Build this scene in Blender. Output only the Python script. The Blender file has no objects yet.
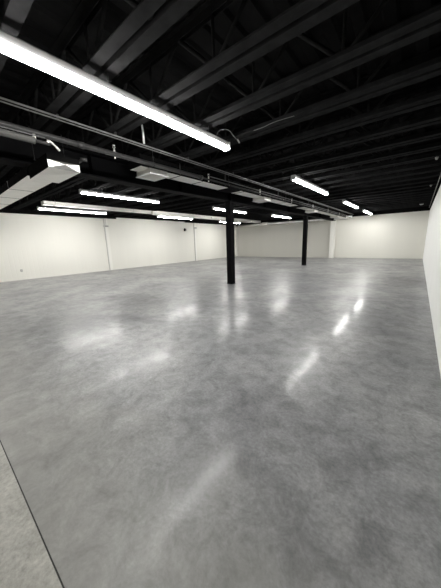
import bpy, bmesh, math, random
from mathutils import Vector, Matrix
random.seed(4)
S = bpy.context.scene
COL = S.collection

# ------------------------------------------------------------------ camera
yaw, pit, rol, FPX, H = -.684863, -.2118985, -.0315455, 239.9108, 1.6
fw = Vector((math.sin(yaw)*math.cos(pit), math.cos(yaw)*math.cos(pit), math.sin(pit)))
rt = Vector((math.cos(yaw), -math.sin(yaw), 0)); up = rt.cross(fw)
r2 = math.cos(rol)*rt + math.sin(rol)*up
u2 = -math.sin(rol)*rt + math.cos(rol)*up
cam = bpy.data.objects.new('camera', bpy.data.cameras.new('camera'))
M = Matrix((r2, u2, -fw)).transposed().to_4x4(); M.translation = Vector((0, 0, H))
cam.matrix_world = M
cam.data.sensor_fit = 'VERTICAL'; cam.data.sensor_height = 24; cam.data.sensor_width = 18
cam.data.lens = FPX/588*24; cam.data.clip_start = .02; cam.data.clip_end = 200
COL.objects.link(cam); S.camera = cam

# ------------------------------------------------------------------ world, exposure, lamp strength
W = bpy.data.worlds.new('world'); S.world = W; W.use_nodes = True
W.node_tree.nodes['Background'].inputs[0].default_value = (.9, .95, 1, 1)
W.node_tree.nodes['Background'].inputs[1].default_value = 0.0
LAMP = 104.0
S.view_settings.view_transform = 'Standard'; S.view_settings.look = 'None'
S.view_settings.gamma = 1; S.view_settings.use_curve_mapping = False
S.view_settings.exposure = 0.0

# ------------------------------------------------------------------ materials
def mat(name, col, rough=.6, metal=0., spec=.5):
    m = bpy.data.materials.new(name); m.use_nodes = True
    b = m.node_tree.nodes['Principled BSDF']
    b.inputs['Base Color'].default_value = (*col, 1)
    b.inputs['Roughness'].default_value = rough
    b.inputs['Metallic'].default_value = metal
    b.inputs['Specular IOR Level'].default_value = spec
    return m
def nodes(m): return m.node_tree.nodes, m.node_tree.links, m.node_tree.nodes['Principled BSDF']
def noise(N, L, vec, scale, detail=4, rough=.55, dist=0):
    n = N.new('ShaderNodeTexNoise'); n.inputs['Scale'].default_value = scale
    n.inputs['Detail'].default_value = detail; n.inputs['Roughness'].default_value = rough
    n.inputs['Distortion'].default_value = dist
    L.new(vec, n.inputs['Vector']); return n.outputs['Fac']
def ramp(N, L, fac, stops):
    r = N.new('ShaderNodeValToRGB'); e = r.color_ramp.elements
    while len(e) < len(stops): e.new(.5)
    for k, (p, c) in enumerate(stops):
        e[k].position = p; e[k].color = (*((c,)*3 if isinstance(c, (int, float)) else c), 1)
    L.new(fac, r.inputs[0]); return r.outputs[0]
def mixc(N, L, t, a, b, fac=1.):
    m = N.new('ShaderNodeMix'); m.data_type = 'RGBA'; m.blend_type = t
    m.inputs[0].default_value = fac
    L.new(a, m.inputs[6]); L.new(b, m.inputs[7]); return m.outputs[2]

def mottled(name, col, rough, metal=0., scale=3., amt=.25, spec=.5, bump=0., bscale=60):
    m = mat(name, col, rough, metal, spec); N, L, b = nodes(m)
    tc = N.new('ShaderNodeTexCoord').outputs['Object']
    f = noise(N, L, tc, scale, 6, .6)
    lo = tuple(c*(1-amt) for c in col); hi = tuple(min(1, c*(1+amt)) for c in col)
    L.new(ramp(N, L, f, [(.3, lo), (.7, hi)]), b.inputs['Base Color'])
    if bump:
        bp = N.new('ShaderNodeBump'); bp.inputs['Strength'].default_value = bump; bp.inputs['Distance'].default_value = .002
        L.new(noise(N, L, tc, bscale, 2), bp.inputs['Height']); L.new(bp.outputs[0], b.inputs['Normal'])
    return m

def smooth(N, L, v, a, b, lo, hi):
    r = N.new('ShaderNodeMapRange'); r.interpolation_type = 'SMOOTHSTEP'
    for i, q in zip(range(1, 5), (a, b, lo, hi)): r.inputs[i].default_value = q
    L.new(v, r.inputs[0]); return r.outputs[0]
def concrete(name, dark, mid, light, tan=None):
    m = mat(name, mid, .3, 0, .17); N, L, b = nodes(m)
    tc = N.new('ShaderNodeTexCoord').outputs['Object']
    big = noise(N, L, tc, .5, 9, .62, .7)
    c = ramp(N, L, big, [(.32, dark), (.5, mid), (.7, light)])
    med = noise(N, L, tc, 4.5, 9, .75, .45)
    c = mixc(N, L, 'MULTIPLY', c, ramp(N, L, med, [(.3, .74), (.5, 1.0), (.75, 1.25)]))
    fine = noise(N, L, tc, 38, 4, .7)
    c = mixc(N, L, 'MULTIPLY', c, ramp(N, L, fine, [(.3, .78), (.7, 1.2)]))
    L.new(c, b.inputs['Base Color'])
    # polish: roughness varies in patches
    rr = noise(N, L, tc, 1.4, 6, .65, .3)
    L.new(ramp(N, L, rr, [(.3, .28), (.7, .42)]), b.inputs['Roughness'])
    g = noise(N, L, tc, 55, 3, .6)
    cw = noise(N, L, tc, 24, 3, .7)
    cb = ramp(N, L, noise(N, L, tc, .9, 5, .7, .5), [(.3, .5), (.6, 1.)])
    cw = mixc(N, L, 'MULTIPLY', ramp(N, L, cw, [(.35, .05), (.7, .42)]), cb)
    # the strip next to the joint is worn duller and tanned
    sx = N.new('ShaderNodeSeparateXYZ'); L.new(tc, sx.inputs[0])
    wob = N.new('ShaderNodeMath'); wob.operation = 'MULTIPLY_ADD'; wob.inputs[1].default_value = 1.1
    L.new(noise(N, L, tc, 1.3, 6, .65, .8), wob.inputs[0]); L.new(sx.outputs[1], wob.inputs[2])
    cw = mixc(N, L, 'MULTIPLY', cw, ramp(N, L, wob.outputs[0], [(.95, .12), (1., .12)]) if tan is None else smooth(N, L, wob.outputs[0], 1.0, 1.75, .1, 1.))
    L.new(cw, b.inputs['Coat Weight'])
    if tan:
        mx = N.new('ShaderNodeMix'); mx.data_type = 'RGBA'; L.new(smooth(N, L, wob.outputs[0], .5, 2.0, .75, 0.), mx.inputs[0])
        L.new(c, mx.inputs[6]); mx.inputs[7].default_value = (*tan, 1)
        mm = N.new('ShaderNodeMix'); mm.data_type = 'RGBA'; mm.inputs[0].default_value = .45
        L.new(mx.outputs[2], mm.inputs[6]); L.new(mixc(N, L, 'MULTIPLY', mx.outputs[2], ramp(N, L, med, [(.3, .6), (.5, 1.0), (.75, 1.4)])), mm.inputs[7])
        L.new(mm.outputs[2], b.inputs['Base Color'])
    b.inputs['Coat Roughness'].default_value = .112
    b.inputs['Coat IOR'].default_value = 1.25
    bp = N.new('ShaderNodeBump'); bp.inputs['Strength'].default_value = .22; bp.inputs['Distance'].default_value = .0015
    L.new(g, bp.inputs['Height']); L.new(bp.outputs[0], b.inputs['Normal'])
    bc = N.new('ShaderNodeBump'); bc.inputs['Strength'].default_value = .12; bc.inputs['Distance'].default_value = .001
    L.new(noise(N, L, tc, 110, 2, .6), bc.inputs['Height']); L.new(bc.outputs[0], b.inputs['Coat Normal'])
    return m

def wallmat(name, col, seam=1.2, axis=1):
    m = mat(name, col, .55, 0, .35); N, L, b = nodes(m)
    tc = N.new('ShaderNodeTexCoord').outputs['Object']
    mp = N.new('ShaderNodeMapping'); mp.inputs['Scale'].default_value = (1, 1, .12); L.new(tc, mp.inputs[0])
    f = noise(N, L, mp.outputs[0], 1.1, 3)
    L.new(ramp(N, L, f, [(.3, tuple(c*.96 for c in col)), (.7, col)]), b.inputs['Base Color'])
    w = N.new('ShaderNodeTexWave'); w.wave_type = 'BANDS'; w.bands_direction = 'Y' if axis else 'X'
    w.inputs['Scale'].default_value = 1/seam; L.new(tc, w.inputs[0])
    bp = N.new('ShaderNodeBump'); bp.inputs['Strength'].default_value = .25; bp.inputs['Distance'].default_value = .01
    L.new(ramp(N, L, w.outputs['Fac'], [(0, 0.), (.04, 1.)]), bp.inputs['Height']); L.new(bp.outputs[0], b.inputs['Normal'])
    return m

M_FLOOR = concrete('polished_concrete', (.14, .142, .148), (.215, .218, .223), (.325, .325, .324), (.31, .306, .285))
M_FLOOR2 = concrete('pale_concrete', (.31, .305, .28), (.37, .365, .335), (.44, .435, .40))
M_JOINT = mat('joint_filler', (.03, .03, .028), .7)
M_WL = wallmat('cream_wall', (.80, .79, .73), .62, 1)
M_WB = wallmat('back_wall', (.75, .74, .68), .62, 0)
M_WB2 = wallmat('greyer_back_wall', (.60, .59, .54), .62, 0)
M_WR = wallmat('right_wall', (.85, .855, .84), 1.2, 1)
M_BLACK = mottled('black_paint', (.006, .006, .006), .8, 0, 4, .3, 0)
M_STEEL = mottled('black_painted_steel', (.019, .019, .0195), .7, 0, 5, .3, 0, .2)
M_WEB = mottled('black_painted_rod', (.015, .015, .015), .7, 0, 5, .3, 0)
M_COLS = mottled('satin_black_column', (.005, .005, .0055), .6, 0, 3, .2, .02)
M_DECK = mottled('black_deck', (.008, .008, .008), .85, 0, 3, .3, 0)
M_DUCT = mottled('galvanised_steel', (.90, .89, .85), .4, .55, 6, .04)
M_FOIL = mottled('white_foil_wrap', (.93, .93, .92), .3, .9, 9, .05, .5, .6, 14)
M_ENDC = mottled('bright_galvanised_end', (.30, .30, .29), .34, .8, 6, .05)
M_DSIDE = mottled('shade_black_duct', (.006, .006, .006), .7, 0, 4, .2, 0)
M_PIPE = mottled('dark_grey_pipe', (.04, .04, .04), .45, .2, 8, .2, .3)
M_COND = mottled('grey_conduit', (.16, .16, .16), .45, .5, 10, .1)
M_BRASS = mat('pale_metal', (.85, .84, .80), .35, .3)
M_WHITE = mat('white_enamel', (.8, .8, .8), .4)
M_HOUS = mat('grey_white_enamel', (.55, .55, .55), .45)
M_GREY = mat('grey_plastic', (.35, .35, .33), .5)
M_TRIM = wallmat('pilaster_paint', (.86, .85, .80), 3, 1)
M_TRIMG = mat('grey_strip', (.56, .55, .52), .6)
M_LAMP = bpy.data.materials.new('lamp_lens'); M_LAMP.use_nodes = True
_b = M_LAMP.node_tree.nodes['Principled BSDF']
_b.inputs['Base Color'].default_value = (.9, .9, .9, 1)
_b.inputs['Emission Color'].default_value = (1, .985, .95, 1); _b.inputs['Emission Strength'].default_value = LAMP

# ------------------------------------------------------------------ mesh helpers
def box(bm, x0, x1, y0, y1, z0, z1, mi=0, bev=0):
    vs = [bm.verts.new(p) for p in ((x0,y0,z0),(x1,y0,z0),(x1,y1,z0),(x0,y1,z0),(x0,y0,z1),(x1,y0,z1),(x1,y1,z1),(x0,y1,z1))]
    fs = []
    for q in ((0,3,2,1),(4,5,6,7),(0,1,5,4),(1,2,6,5),(2,3,7,6),(3,0,4,7)):
        f = bm.faces.new([vs[i] for i in q]); f.material_index = mi; fs.append(f)
    if bev:
        es = list({e for f in fs for e in f.edges})
        bmesh.ops.bevel(bm, geom=es, offset=bev, segments=1, affect='EDGES', profile=.5)
def tube(bm, pts, r, n=10, mi=0, smooth=True):
    pts = [Vector(p) for p in pts]; rings = []
    rs = r if isinstance(r, (list, tuple)) else [r]*len(pts)
    ref = None
    for i, p in enumerate(pts):
        t = (pts[min(i+1, len(pts)-1)]-pts[max(i-1, 0)]).normalized()
        if ref is None: ref = Vector((0, 0, 1)) if abs(t.z) < .9 else Vector((1, 0, 0))
        a = (ref - t*ref.dot(t)).normalized(); b = t.cross(a); ref = a
        rings.append([bm.verts.new(p+rs[i]*(math.cos(2*math.pi*k/n)*a+math.sin(2*math.pi*k/n)*b)) for k in range(n)])
    for A, B in zip(rings, rings[1:]):
        for k in range(n):
            f = bm.faces.new((A[k], A[(k+1) % n], B[(k+1) % n], B[k])); f.smooth = smooth; f.material_index = mi
    bm.faces.new(rings[0][::-1]).material_index = mi; bm.faces.new(rings[-1]).material_index = mi
def prism(bm, prof, axis, a, b, mi=0):
    """closed profile extruded along axis 'x' or 'y'; profile in the other two coordinates"""
    P = (lambda p, t: (t, p[0], p[1])) if axis == 'x' else (lambda p, t: (p[0], t, p[1]))
    A = [bm.verts.new(P(p, a)) for p in prof]; B = [bm.verts.new(P(p, b)) for p in prof]
    n = len(prof)
    for k in range(n): bm.faces.new((A[k], A[(k+1) % n], B[(k+1) % n], B[k])).material_index = mi
    bm.faces.new(A[::-1]).material_index = mi; bm.faces.new(B).material_index = mi
def obj(name, bm, mats, parent=None, loc=(0, 0, 0)):
    bmesh.ops.recalc_face_normals(bm, faces=bm.faces)
    me = bpy.data.meshes.new(name); bm.to_mesh(me); bm.free()
    for m in (mats if isinstance(mats, (list, tuple)) else [mats]): me.materials.append(m)
    o = bpy.data.objects.new(name, me); COL.objects.link(o); o.location = loc
    if parent: o.parent = parent
    return o
def nb(): return bmesh.new()
def tag(o, label, cat, group=None):
    o['label'] = label; o['category'] = cat
    if group: o['group'] = group
    return o
def struct(name, bm, mats, label=None):
    o = obj(name, bm, mats); o['kind'] = 'structure'
    if label: o['label'] = label
    return o
def thing(name, loc, label, cat, group=None):
    o = bpy.data.objects.new(name, None); COL.objects.link(o); o.location = loc; o.empty_display_size = .1
    return tag(o, label, cat, group)
def dup(root, loc, label):
    r = root.copy(); COL.objects.link(r); r.location = loc; r['label'] = label
    for ch in list(root.children):
        c = ch.copy(); COL.objects.link(c); c.parent = r
        for g in ch.children:
            d = g.copy(); COL.objects.link(d); d.parent = c
    return r
def bx(name, dims, m, parent=None, bev=0):
    b = nb(); box(b, *dims, bev=bev); return obj(name, b, m, parent)

XR, XL, YB, YF, ZD = .37, -15.7, 22.3, -4.5, 4.12

# ------------------------------------------------------------------ the room
b = nb(); box(b, XL-.2, XR+.2, .146, YB+.2, -.15, 0); struct('floor', b, M_FLOOR, 'mottled grey polished concrete slab')
b = nb(); box(b, XL-.2, XR+.2, YF-.2, .139, -.15, 0); struct('floor', b, M_FLOOR2, 'paler concrete slab beyond the joint')
b = nb(); box(b, XL, XR, .139, .146, -.12, -.004); struct('trim_1', b, M_JOINT, 'dark control joint in the floor')
# ribbed steel roof deck
b = nb(); prof = [(XL-.2, ZD+.08)]; x = XL-.2
bot = []
while x < XR+.2:
    bot += [(x, ZD), (x+.12, ZD), (x+.15, ZD+.04), (x+.27, ZD+.04)]; x += .30
prof = bot + [(x, ZD), (x, ZD+.1), (XL-.2, ZD+.1)]
prism(b, prof, 'y', YF-.2, YB+.2); struct('ceiling', b, M_DECK, 'black ribbed roof deck')
# walls: pale lining below, black paint above
b = nb(); box(b, XR, XR+.15, YF, YB, 0, 3.24); box(b, XR, XR+.15, YF, YB, 3.24, ZD, 1); struct('wall_right', b, [M_WR, M_BLACK])
b = nb()
for y0, y1, zt in ((YF, 8.58, 3.31), (8.58, 14.7, 3.41), (14.7, YB, 3.35)):
    box(b, XL-.15, XL, y0, y1, 0, zt); box(b, XL-.15, XL, y0, y1, zt, ZD, 1)
struct('wall_left', b, [M_WL, M_BLACK])
b = nb()
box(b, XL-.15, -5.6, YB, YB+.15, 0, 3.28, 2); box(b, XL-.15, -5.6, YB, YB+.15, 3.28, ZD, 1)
box(b, -5.6, XR+.15, YB, YB+.15, 0, 3.28); box(b, -5.6, XR+.15, YB, YB+.15, 3.28, ZD, 1)
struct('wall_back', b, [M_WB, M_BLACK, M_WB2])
b = nb(); box(b, XL-.15, XR+.15, YF-.15, YF, 0, 3.28); box(b, XL-.15, XR+.15, YF-.15, YF, 3.28, ZD, 1); struct('wall_front', b, [M_WL, M_BLACK])
b = nb(); box(b, XL, XL+.012, YF, YB, 0, .03); struct('contact_shade_left', b, M_TRIMG)  # grey strip in place of the contact shadow at the wall foot
b = nb(); box(b, XL+.012, XR, YB-.012, YB, 0, .03); struct('baseboard_back', b, M_TRIMG)
# pilasters
b = nb(); box(b, -5.86, -5.50, YB-.30, YB, 0, 3.12); struct('trim_2', b, M_TRIM, 'pale boxed pilaster on the back wall')
b = nb(); box(b, XL, XL+.06, 7.72, 7.93, .03, 3.31); box(b, XL, XL+.062, 7.70, 7.745, .03, 3.31, 1); struct('trim_3', b, [M_TRIM, M_TRIMG], 'slim pilaster on the left wall, nearer one')  # grey stripe stands in for the pilaster's shadow edge
b = nb(); box(b, XL, XL+.06, 15.75, 15.96, .03, 3.35); box(b, XL, XL+.062, 15.73, 15.775, .03, 3.35, 1); struct('trim_4', b, [M_TRIM, M_TRIMG], 'slim pilaster on the left wall, farther one')  # shadow edge built as a grey stripe here too
b = nb(); box(b, XL, XL+.18, YB-.35, YB-.012, .03, 3.12); struct('trim_5', b, M_TRIM, 'boxed corner post at the far left corner')

# ------------------------------------------------------------------ strip lights
LZ = 3.29
LN = 3.0
def make_light(loc, label):
    t = thing('strip_light', loc, label, 'light', 'linear strip lights hung under the joists')
    Ln = 3.0
    b = nb(); prism(b, [(-.054, .004), (.054, .004), (.054, .075), (.045, .09), (-.045, .09), (-.054, .075)], 'y', 0, Ln)
    obj('housing', b, M_HOUS, t)
    b = nb(); prism(b, [(-.060, .004), (-.060, -.016), (-.036, -.038), (.036, -.038), (.060, -.016), (.060, .004)], 'y', .02, Ln-.02)
    obj('lens', b, M_LAMP, t)
    for y0, y1 in ((-.008, .02), (Ln-.02, Ln+.008)):
        b = nb(); box(b, -.064, .064, y0, y1, -.042, .008); box(b, -.062, .062, y0, y1, .008, .092); obj('end_cap', b, M_WHITE, t)
    for y in (Ln*.22, Ln*.78):
        b = nb(); tube(b, [(0, 0, .09), (0, 0, 3.5-LZ)], .004, 6); box(b, -.02, .02, -.02, .02, .09, .1)
        obj('hanger', b, M_COND, t, (0, y, 0))
    seat(t)
    return t
def seat(t):      # each rod hangs from the bottom chord nearest to it
    for c, y in zip([c for c in t.children if c.name.startswith('hanger')], (LN*.22, LN*.78)):
        k = round((t.location.y+y*t.scale.y-.84)/.857); c.location.y = (.84+.857*k-t.location.y)/t.scale.y
l0 = make_light((-2.93, .62, LZ), 'long glowing strip light filling the upper left, nearest and largest of all')
seat(dup(l0, (-2.93, 6.97, LZ), 'glowing strip light at the right side, second along the row nearest the right wall'))
seat(dup(l0, (-2.93, 12.95, LZ), 'glowing strip light at the right side, third along the row nearest the right wall'))
seat(dup(l0, (-2.93, 18.2, LZ), 'small far strip light, last before the back wall in the row nearest the right wall'))
seat(dup(l0, (-8.5, 3.55, LZ), 'strip light just beyond the girder, between the grey duct end and the first column'))
seat(dup(l0, (-8.26, 9.75, LZ), 'strip light just left of and behind the nearer column, in the middle row'))
seat(dup(l0, (-7.97, 15.6, LZ), 'strip light seen between the two black columns, in the middle row'))
seat(dup(l0, (-13.1, 3.62, LZ), 'strip light low at far left, below the long silver duct near the left wall'))
seat(dup(l0, (-12.72, 9.66, LZ), 'strip light near the left wall, second along under the silver duct'))
seat(dup(l0, (-13.1, 16.2, LZ), 'farthest strip light near the left wall, low behind the nearer column'))
seat(dup(l0, (-8.44, -2.65, LZ), 'added strip light continuing the middle row, unseen beyond the left picture edge'))  # unseen lamp, added to light the near floor
seat(dup(l0, (-13.1, -2.55, LZ), 'added strip light continuing the left wall row, unseen beyond the left picture edge'))  # also unseen, added for light on the near floor

for o in [o for o in COL.objects if o.name.startswith('strip_light') and abs(o.location.x+2.93) < .01]:
    o.scale.y = 1.1 if o.location.y < 1 and o.location.y > 0 else 1.07; seat(o)
# ------------------------------------------------------------------ joists
ordn = 'first second third fourth fifth sixth seventh eighth ninth tenth eleventh twelfth thirteenth fourteenth fifteenth sixteenth seventeenth eighteenth nineteenth twentieth twenty-first twenty-second twenty-third twenty-fourth twenty-fifth'.split()
def make_joist(loc, label):
    t = thing('steel_joist', loc, label, 'joist', 'open-web steel joists under the roof deck')
    for s in (-1, 1):     # bottom chord: two angles with a gap
        b = nb(); a, c = s*.028, s*.148
        prism(b, [(a, 0), (c, 0), (c, .012), (a+s*.012, .012), (a+s*.012, .11), (a, .11)], 'x', XL+.005, XR-.005)
        obj('bottom_chord', b, M_STEEL, t)
    for s in (-1, 1):
        b = nb(); a, c = s*.022, s*.09
        prism(b, [(a, .62), (c, .62), (c, .608), (a+s*.012, .608), (a+s*.012, .53), (a, .53)], 'x', XL+.005, XR-.005)
        obj('top_chord', b, M_DECK, t)
    b = nb(); P = 1.15; x = -2.03-P*11; pts = []
    while x < XR-.1:
        if x > XL+.05: pts.append((x, 0, .035))
        if XL+.05 < x+P/2 < XR-.1: pts.append((x+P/2, 0, .585))
        x += P
    for p, q in zip(pts, pts[1:]): tube(b, [p, q], .026, 4)
    obj('web', b, M_WEB, t)
    pm = None
    for p in pts:
        if p[2] > .1: continue
        if pm is None:
            b = nb(); tube(b, [(0, 0, .03), (0, 0, .6)], .018, 6); o = obj('web_post', b, M_WEB, t); pm = o.data
        else:
            o = bpy.data.objects.new('web_post', pm); COL.objects.link(o); o.parent = t
        o.location = (p[0], 0, 0)
    return t
j0 = None
for k in range(25):
    y = .78 + .857*k
    lab = f'black open-web steel joist crossing the ceiling, {ordn[k]} one from the viewer'
    if k == 0: j0 = make_joist((0, y, 3.5), lab)
    else: dup(j0, (0, y, 3.5), lab)

# ------------------------------------------------------------------ girder and columns
t = thing('steel_girder', (-5.6, 0, 3.04), 'long black steel girder on the columns, running away under the joists', 'girder')
bx('bottom_flange', (-.15, .15, YF, YB-.47, 0, .03), M_COLS, t)
bx('girder_web', (-.012, .012, YF, YB-.47, .03, .43), M_COLS, t)
bx('top_flange', (-.15, .15, YF, YB-.47, .43, .458), M_COLS, t)
for y in (2.6, 5.1, 7.48, 10.1, 12.7, 15.32, 18):
    b = nb(); box(b, -.14, -.012, y-.008, y+.008, .03, .43); box(b, .012, .14, y-.008, y+.008, .03, .43); obj('stiffener', b, M_COLS, t)
for y, lab in ((7.5, 'nearer of the two black steel columns, standing left of centre'), (15.35, 'farther of the two black steel columns, standing right of the other')):
    t = thing('steel_column', (-5.56, y, 0), lab, 'column', 'black columns')
    bx('shaft', (-.115, .115, -.115, .115, .015, 3.02), M_COLS, t, .008)
    bx('base_plate', (-.125, .125, -.125, .125, 0, .015), M_COLS, t)
    bx('cap_plate', (-.15, .15, -.15, .15, 3.02, 3.04), M_COLS, t)

# ------------------------------------------------------------------ ducts
def duct_y(bm, x0, x1, y0, y1, z0, z1, seam=1.25):
    box(bm, x0, x1, y0, y1, z0, z1)
    y = y0+seam
    while y < y1-.1:
        for q in ((x0-.006, x1+.006, y-.012, y+.012, z0-.006, z1+.006),): box(bm, *q)
        y += seam
# left duct running to the left wall
t = thing('supply_duct', (-4.5, 1.7, 2.8), 'flat grey rectangular duct with a bright closed end, running to the left wall', 'duct')
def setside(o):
    # faces that look sideways are coloured black for the dark they would mirror, the underside stays bare metal
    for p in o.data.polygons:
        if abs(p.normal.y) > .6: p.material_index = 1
b = nb(); box(b, -.98, -.0, -.225, .225, .0, .2)
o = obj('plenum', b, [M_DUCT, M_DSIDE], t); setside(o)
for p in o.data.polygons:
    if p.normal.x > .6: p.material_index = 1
b = nb(); V = [b.verts.new(p) for p in ((0, -.225, 0), (0, .225, 0), (0, .225, .115), (0, -.225, .115), (.03, 0, .075))]
for q in ((0, 1, 4), (1, 2, 4), (2, 3, 4), (3, 0, 4)): b.faces.new([V[i] for i in q])
b.faces.new([V[3], V[2], V[1], V[0]]); obj('end_cap', b, M_ENDC, t)
b = nb(); V = [b.verts.new(p) for p in ((-.02, -.215, 0), (-.02, .215, 0), (-.55, .215, 0), (-.55, -.215, 0), (-.28, 0, -.018))]
for q in ((0, 1, 4), (1, 2, 4), (2, 3, 4), (3, 0, 4)): b.faces.new([V[i] for i in q])
b.faces.new([V[3], V[2], V[1], V[0]]); obj('creased_panel', b, M_DUCT, t)
b = nb(); box(b, XL+4.52, -.98, -.25, .2, .055, .2)
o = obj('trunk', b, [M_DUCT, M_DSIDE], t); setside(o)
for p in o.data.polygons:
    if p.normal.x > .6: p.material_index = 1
x = -2.42
while x > -11:
    b = nb(); box(b, x-.008, x+.008, -.253, .203, .051, .202)
    obj('seam_flange', b, M_PIPE, t); x -= 1.19
for x in (-.5, -3.2, -6, -8.8):
    b = nb(); tube(b, [(x, -.24, .2), (x, -.24, .7)], .004, 6); tube(b, [(x, .21, .2), (x, .21, .7)], .004, 6); box(b, x-.015, x+.015, -.255, .235, .2, .206)
    obj('hanger', b, M_PIPE, t)

# duct along the girder with diffuser boxes
t = thing('girder_duct', (-4.91, 3.25, 3.22), 'long narrow grey duct beside the girder with drop boxes under it', 'duct')
b = nb(); box(b, -.21, .21, 0, 18.7, 0, .24)
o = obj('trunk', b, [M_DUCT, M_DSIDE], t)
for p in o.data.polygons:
    if p.normal.z > -.6: p.material_index = 1  # dark reflection put into the colour of all but the underside
for y in (1.9, 3.9, 6.0, 8.0, 10.0, 12., 14., 16.):
    b = nb(); box(b, -.216, .216, y-.01, y+.01, -.006, .246); obj('seam_flange', b, M_DSIDE, t)
for y0, y1 in ((.2, .67), (5.25, 5.75), (10.9, 11.5), (15.9, 16.4)):
    b = nb(); box(b, -.26, .24, y0, y1, -.10, 0); f = obj('diffuser_box', b, M_DUCT, t)
    b = nb()
    for q in ((-.28, -.245, y0-.02, y1+.02), (.225, .26, y0-.02, y1+.02), (-.245, .225, y0-.02, y0+.02), (-.245, .225, y1-.02, y1+.02)):
        box(b, *q, -.115, -.098)
    obj('diffuser_frame', b, M_WHITE, f)
    b = nb()
    for i in range(7):
        xx = -.225+.06*i; prism(b, [(xx, -.100), (xx+.03, -.100), (xx+.05, -.108), (xx+.02, -.108)], 'y', y0+.02, y1-.02)
    obj('louvre', b, M_DUCT, f)
for y in (3.35, 8.95):
    b = nb(); box(b, -.225, .235, y-.3, y+.3, -.02, 0); box(b, .212, .235, y-.3, y+.3, 0, .24); obj('saddle_bracket', b, M_COLS, t)
for y in (1.1, 7.2, 14.9):
    b = nb()
    for s in (-1, 1): box(b, s*.213-.003, s*.213+.003, y-.015, y+.015, -.003, .278)
    box(b, -.216, .216, y-.015, y+.015, -.006, 0); obj('hanger', b, M_PIPE, t)

# duct near the left wall
t = thing('wall_duct', (-12.0, 3.5, 3.28), 'long silver duct running along above the left wall lights', 'duct')
b = nb(); duct_y(b, -.16, .16, 0, 5.3, .03, .17); obj('trunk', b, M_DUCT, t)
b = nb(); duct_y(b, -.2, .2, 5.5, 17.3, -.0, .19, 1.5); obj('large_trunk', b, M_DUCT, t)
b = nb()
A = [b.verts.new(p) for p in ((-.16, 5.3, .03), (.16, 5.3, .03), (.16, 5.3, .17), (-.16, 5.3, .17))]
B = [b.verts.new(p) for p in ((-.2, 5.5, 0), (.2, 5.5, 0), (.2, 5.5, .19), (-.2, 5.5, .19))]
for k in range(4): b.faces.new((A[k], A[(k+1) % 4], B[(k+1) % 4], B[k]))
obj('reducer', b, M_DUCT, t)
for y in (5.05, 10.1, 15.6):
    b = nb(); box(b, .16 if y < 5.2 else .2, .36, y, y+.5, .01, .13); f = obj('diffuser_box', b, M_DUCT, t)
    b = nb(); box(b, .2, .38, y-.02, y+.52, -.006, .01); obj('diffuser_frame', b, M_WHITE, f)
for y in (.4, 4, 8, 12, 16):
    b = nb(); s = .165 if y < 5.4 else .205
    for q in (-s, s): tube(b, [(q, y, .1), (q, y, .24)], .006, 6)
    box(b, -s-.01, s+.01, y-.015, y+.015, -.006 if y > 5.4 else .022, .002 if y > 5.4 else .03); obj('hanger', b, M_COND, t)

# silver pipe along the back wall
t = thing('back_wall_duct', (-15.2, YB-.30, 3.25), 'slim silver round duct running along the top of the back wall', 'duct')
b = nb(); tube(b, [(0, 0, 0), (3.0, 0, 0), (9.3, 0, 0), (10.9, 0, .0)], .12, 16); obj('round_trunk', b, M_FOIL, t)
for x in (1.2, 2.7, 4.2, 5.7, 7.2, 8.7, 10.2):
    b = nb(); tube(b, [(x-.025, 0, 0), (x+.025, 0, 0)], .128, 16); obj('coupling', b, M_DUCT, t)
b = nb(); box(b, 3.0, 3.6, -.25, .14, -.14, .13); obj('junction_box', b, M_DUCT, t)
for x in (.6, 5., 9.6):
    b = nb(); box(b, x-.015, x+.015, -.1, .30, .12, .132); box(b, x-.015, x+.015, .29, .30, -.1, .12); obj('bracket', b, M_COND, t)

# ------------------------------------------------------------------ pipes and conduits
PZ = 3.2
t = thing('sprinkler_pipe', (-4.4, 0, PZ), 'dark grey sprinkler main running beside the duct under the joists', 'pipe')
b = nb(); tube(b, [(0, YF, 0), (0, 4.75, 0)], .04, 14); obj('main_pipe', b, M_PIPE, t)
b = nb(); tube(b, [(0, 4.75, 0), (0, 22.2, 0)], .022, 10); obj('reduced_pipe', b, M_PIPE, t)
for y, r in ((1.95, .048), (4.75, .052), (9.5, .03), (14., .03)):
    b = nb(); tube(b, [(0, y-.05, 0), (0, y+.05, 0)], r, 14); obj('coupling', b, M_PIPE, t)
for y in (2.52, 5.05, 7.7, 10.4, 13.1, 15.8, 18.5):
    zt = .04 if y < 4.75 else .022
    b = nb(); tube(b, [(0, y, zt-.01), (0, y, zt+.03), (0, y, zt+.035), (0, y, zt+.06)], [.016, .016, .009, .009], 8)
    for s in (-1, 1): tube(b, [(0, y+s*.012, zt+.055), (0, y+s*.022, zt+.075), (0, y, zt+.1)], .0035, 5)
    tube(b, [(0, y, zt+.1), (0, y, zt+.106)], .024, 10)
    tube(b, [(0, y, -.005-zt), (0, y, -zt-.035)], .012, 8)
    obj('sprinkler_head', b, M_BRASS, t)
for y in (.78, 3.35, 5.92, 9.35, 12.78, 16.2, 19.6):
    zt = .042 if y < 4.75 else .024
    b = nb(); tube(b, [(0, y, zt), (0, y, .297)], .005, 6); tube(b, [(0, y-.012, 0), (0, y+.012, 0)], zt+.004, 14)
    obj('hanger', b, M_PIPE, t)

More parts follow.
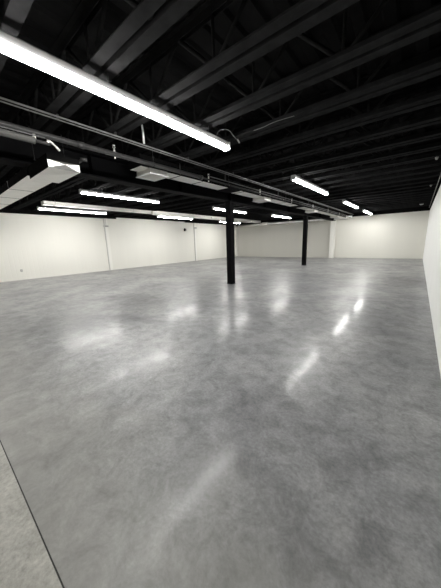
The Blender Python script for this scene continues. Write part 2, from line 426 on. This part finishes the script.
def run(name, label, pts, r, m, cat='pipe', clips=()):
    t = thing(name, (0, 0, 0), label, cat)
    b = nb(); tube(b, pts, r, 8); obj('pipe_run' if cat == 'pipe' else 'wire_run', b, m, t)
    for (x, y, z) in clips:
        b = nb(); box(b, x-r-.012, x+r+.012, y-.012, y+.012, z+r-.002, 3.502); obj('clip', b, M_PIPE, t)
    return t
run('electrical_conduit', 'thin pale conduit line slung just under the joists across the upper left', [(-4.26, YF, 3.45), (-4.26, YB, 3.45)], .014, M_COND, clips=[(-4.26, .78+.857*k, 3.45) for k in range(0, 25, 2)])
run('electrical_conduit', 'second thin conduit alongside, seen as the lower of the double line', [(-4.30, YF, 3.43), (-4.315, 12, 3.43), (-4.33, YB, 3.43)], .010, M_COND, clips=[(-4.31, .78+.857*k, 3.43) for k in range(1, 25, 3)])
run('electrical_conduit', 'thin bright conduit beside the girder duct, from above its second half to the back', [(-4.53, 5.2, 3.33), (-4.53, YB, 3.33)], .012, M_COND, clips=[(-4.53, .78+.857*k, 3.33) for k in (6, 10, 14, 18, 22)])
run('electrical_conduit', 'thin conduit along the top of the right wall', [(.32, YF, 3.47), (.32, YB, 3.47)], .016, M_COND, clips=[(.32, .78+.857*k, 3.47) for k in range(0, 25, 3)])
t = thing('insulated_pipe', (-4.25, 0, 3.045), 'thick pale grey pipe stub at the left edge ending in bright fittings', 'pipe')
b = nb(); tube(b, [(0, YF, 0), (0, 1.28, 0)], .042, 14); obj('jacket', b, mottled('pipe_jacket', (.09, .09, .085), .5, .2, 6, .1), t)
b = nb(); tube(b, [(0, 1.28, 0), (0, 1.46, 0)], .02, 10); obj('pipe_end', b, M_PIPE, t)
b = nb(); tube(b, [(.03, YF, .055), (.03, 1.40, .055)], .009, 8); obj('tracer_conduit', b, M_COND, t)
for p, q, r in (((0, 1.28, .02), (0, 1.28, .075), .022), ((0, 1.44, -.01), (0, 1.44, .05), .018), ((0, 1.45, .05), (.0, 1.53, -.01), .014), ((0, 1.53, -.01), (-.02, 1.58, -.05), .016)):
    b = nb(); tube(b, [p, q], r, 8); obj('fitting', b, M_BRASS, t)
for y in (.78,):
    b = nb(); tube(b, [(.055, y, 0), (.055, y, .45)], .005, 6); tube(b, [(0, y-.01, 0), (0, y+.01, 0)], .058, 14); obj('hanger', b, M_COND, t)

def cable(label, pts, r, m):
    cu = bpy.data.curves.new('cable', 'CURVE'); cu.dimensions = '3D'; cu.bevel_depth = r; cu.bevel_resolution = 2
    sp = cu.splines.new('BEZIER'); sp.bezier_points.add(len(pts)-1)
    for bp, p in zip(sp.bezier_points, pts):
        bp.co = p; bp.handle_left_type = bp.handle_right_type = 'AUTO'
    dg = bpy.data.objects.new('tmp', cu); COL.objects.link(dg)
    me = bpy.data.meshes.new_from_object(dg.evaluated_get(bpy.context.evaluated_depsgraph_get()))
    COL.objects.unlink(dg); me.materials.clear(); me.materials.append(m)
    o = bpy.data.objects.new('cable', me); COL.objects.link(o)
    return tag(o, label, 'cable')
cable('looped cable arching up from the far end of the nearest strip light', [(-2.93, 3.6, 3.386), (-2.88, 3.62, 3.47), (-2.80, 3.75, 3.51), (-2.84, 4.0, 3.49), (-2.89, 4.2, 3.49)], .006, M_COND)
cable('pale cable sagging along the underside of the fifth joist', [(-2.45, 4.06, 3.49), (-2.25, 4.05, 3.485), (-2.1, 4.03, 3.49), (-1.9, 4.03, 3.488), (-1.72, 4.06, 3.49)], .004, M_COND)
b = nb(); tube(b, [(-2.87, 4.17, 3.485), (-2.92, 4.30, 3.485)], .014, 8); tag(obj('cable_connector', b, M_BRASS), 'small bright connector on the joist at the end of the looped cable', 'connector')
b = nb(); pts = [(-4.33, 3.05, 3.93), (-4.31, 3.05, 3.8), (-4.32, 3.05, 3.58), (-4.33, 3.05, 3.46)]
tube(b, [(-4.26, 3.05, 4.12), (-4.27, 3.05, 3.85), (-4.245, 3.05, 3.7), (-4.24, 3.05, 3.47)], [.004, .012, .018, .018], 8)
tag(obj('hanging_strap', b, M_BRASS), 'pale strap hanging down to the thin conduit, above the sprinkler main', 'strap')

# ------------------------------------------------------------------ small fittings
def fitting(name, loc, label, cat, parts):
    t = thing(name, loc, label, cat)
    for pn, dims, m in parts: bx(pn, dims, m, t, .003)
    return t
fitting('wall_outlet', (XL, 3.14, .50), 'small grey power outlet low on the left wall', 'outlet',
        [('cover_plate', (0, .012, -.045, .045, -.06, .06), M_GREY), ('socket', (.012, .018, -.02, .02, -.04, .04), M_TRIMG)])
fitting('junction_box', (XL+.06, 7.8, 2.83), 'small grey box high on the nearer slim pilaster of the left wall', 'box',
        [('back_box', (0, .07, -.16, .16, -.05, .05), M_TRIMG), ('cover', (.07, .08, -.09, .09, -.04, .04), M_GREY), ('drop_conduit', (0, .03, -.015, .015, .05, .48), M_TRIMG)])
fitting('junction_box', (XL+.06, 15.86, 2.92), 'small grey box high on the farther slim pilaster of the left wall', 'box',
        [('back_box', (0, .07, -.15, .15, -.06, .06), M_TRIMG), ('cover', (.07, .08, -.09, .09, -.045, .045), M_GREY)])
fitting('wall_camera', (XL, 14.6, 2.74), 'small dark device hanging high on the left wall beside the farther pilaster', 'camera',
        [('bracket', (0, .10, -.02, .02, .08, .12), M_COLS), ('body', (.02, .16, -.075, .075, -.11, .09), M_COLS), ('lens_ring', (.16, .175, -.04, .04, -.07, .01), M_GREY)])
for (x, y, lab, r) in ((-.10, 19.63, 'small pale round detector under the far joists near the right corner', .10), (.13, 8.49, 'small dim sprinkler fitting under a joist near the right picture edge', .035), (.14, 12.78, 'small dim fitting under the joists close to the right wall, farther along', .035)):
    t = thing('smoke_detector', (x, y, 3.5), lab, 'detector')
    b = nb(); tube(b, [(0, 0, 0), (0, 0, -.02)], r, 16); obj('base', b, M_GREY, t)
    b = nb(); tube(b, [(0, 0, -.02), (0, 0, -.045), (0, 0, -.06)], [r*.85, r*.8, r*.45], 16); obj('sensing_cap', b, M_GREY, t)

t = thing('pipe_bracket', (-4.62, 2.05, 3.04), 'small dark bracket on the girder just right of the grey duct end', 'bracket')
b = nb(); box(b, -.83, 0, -.02, .02, -.0, .03); obj('arm', b, M_PIPE, t)
b = nb(); tube(b, [(-.02, -.03, .015), (.02, .06, .015)], .03, 8); obj('clamp', b, M_PIPE, t)
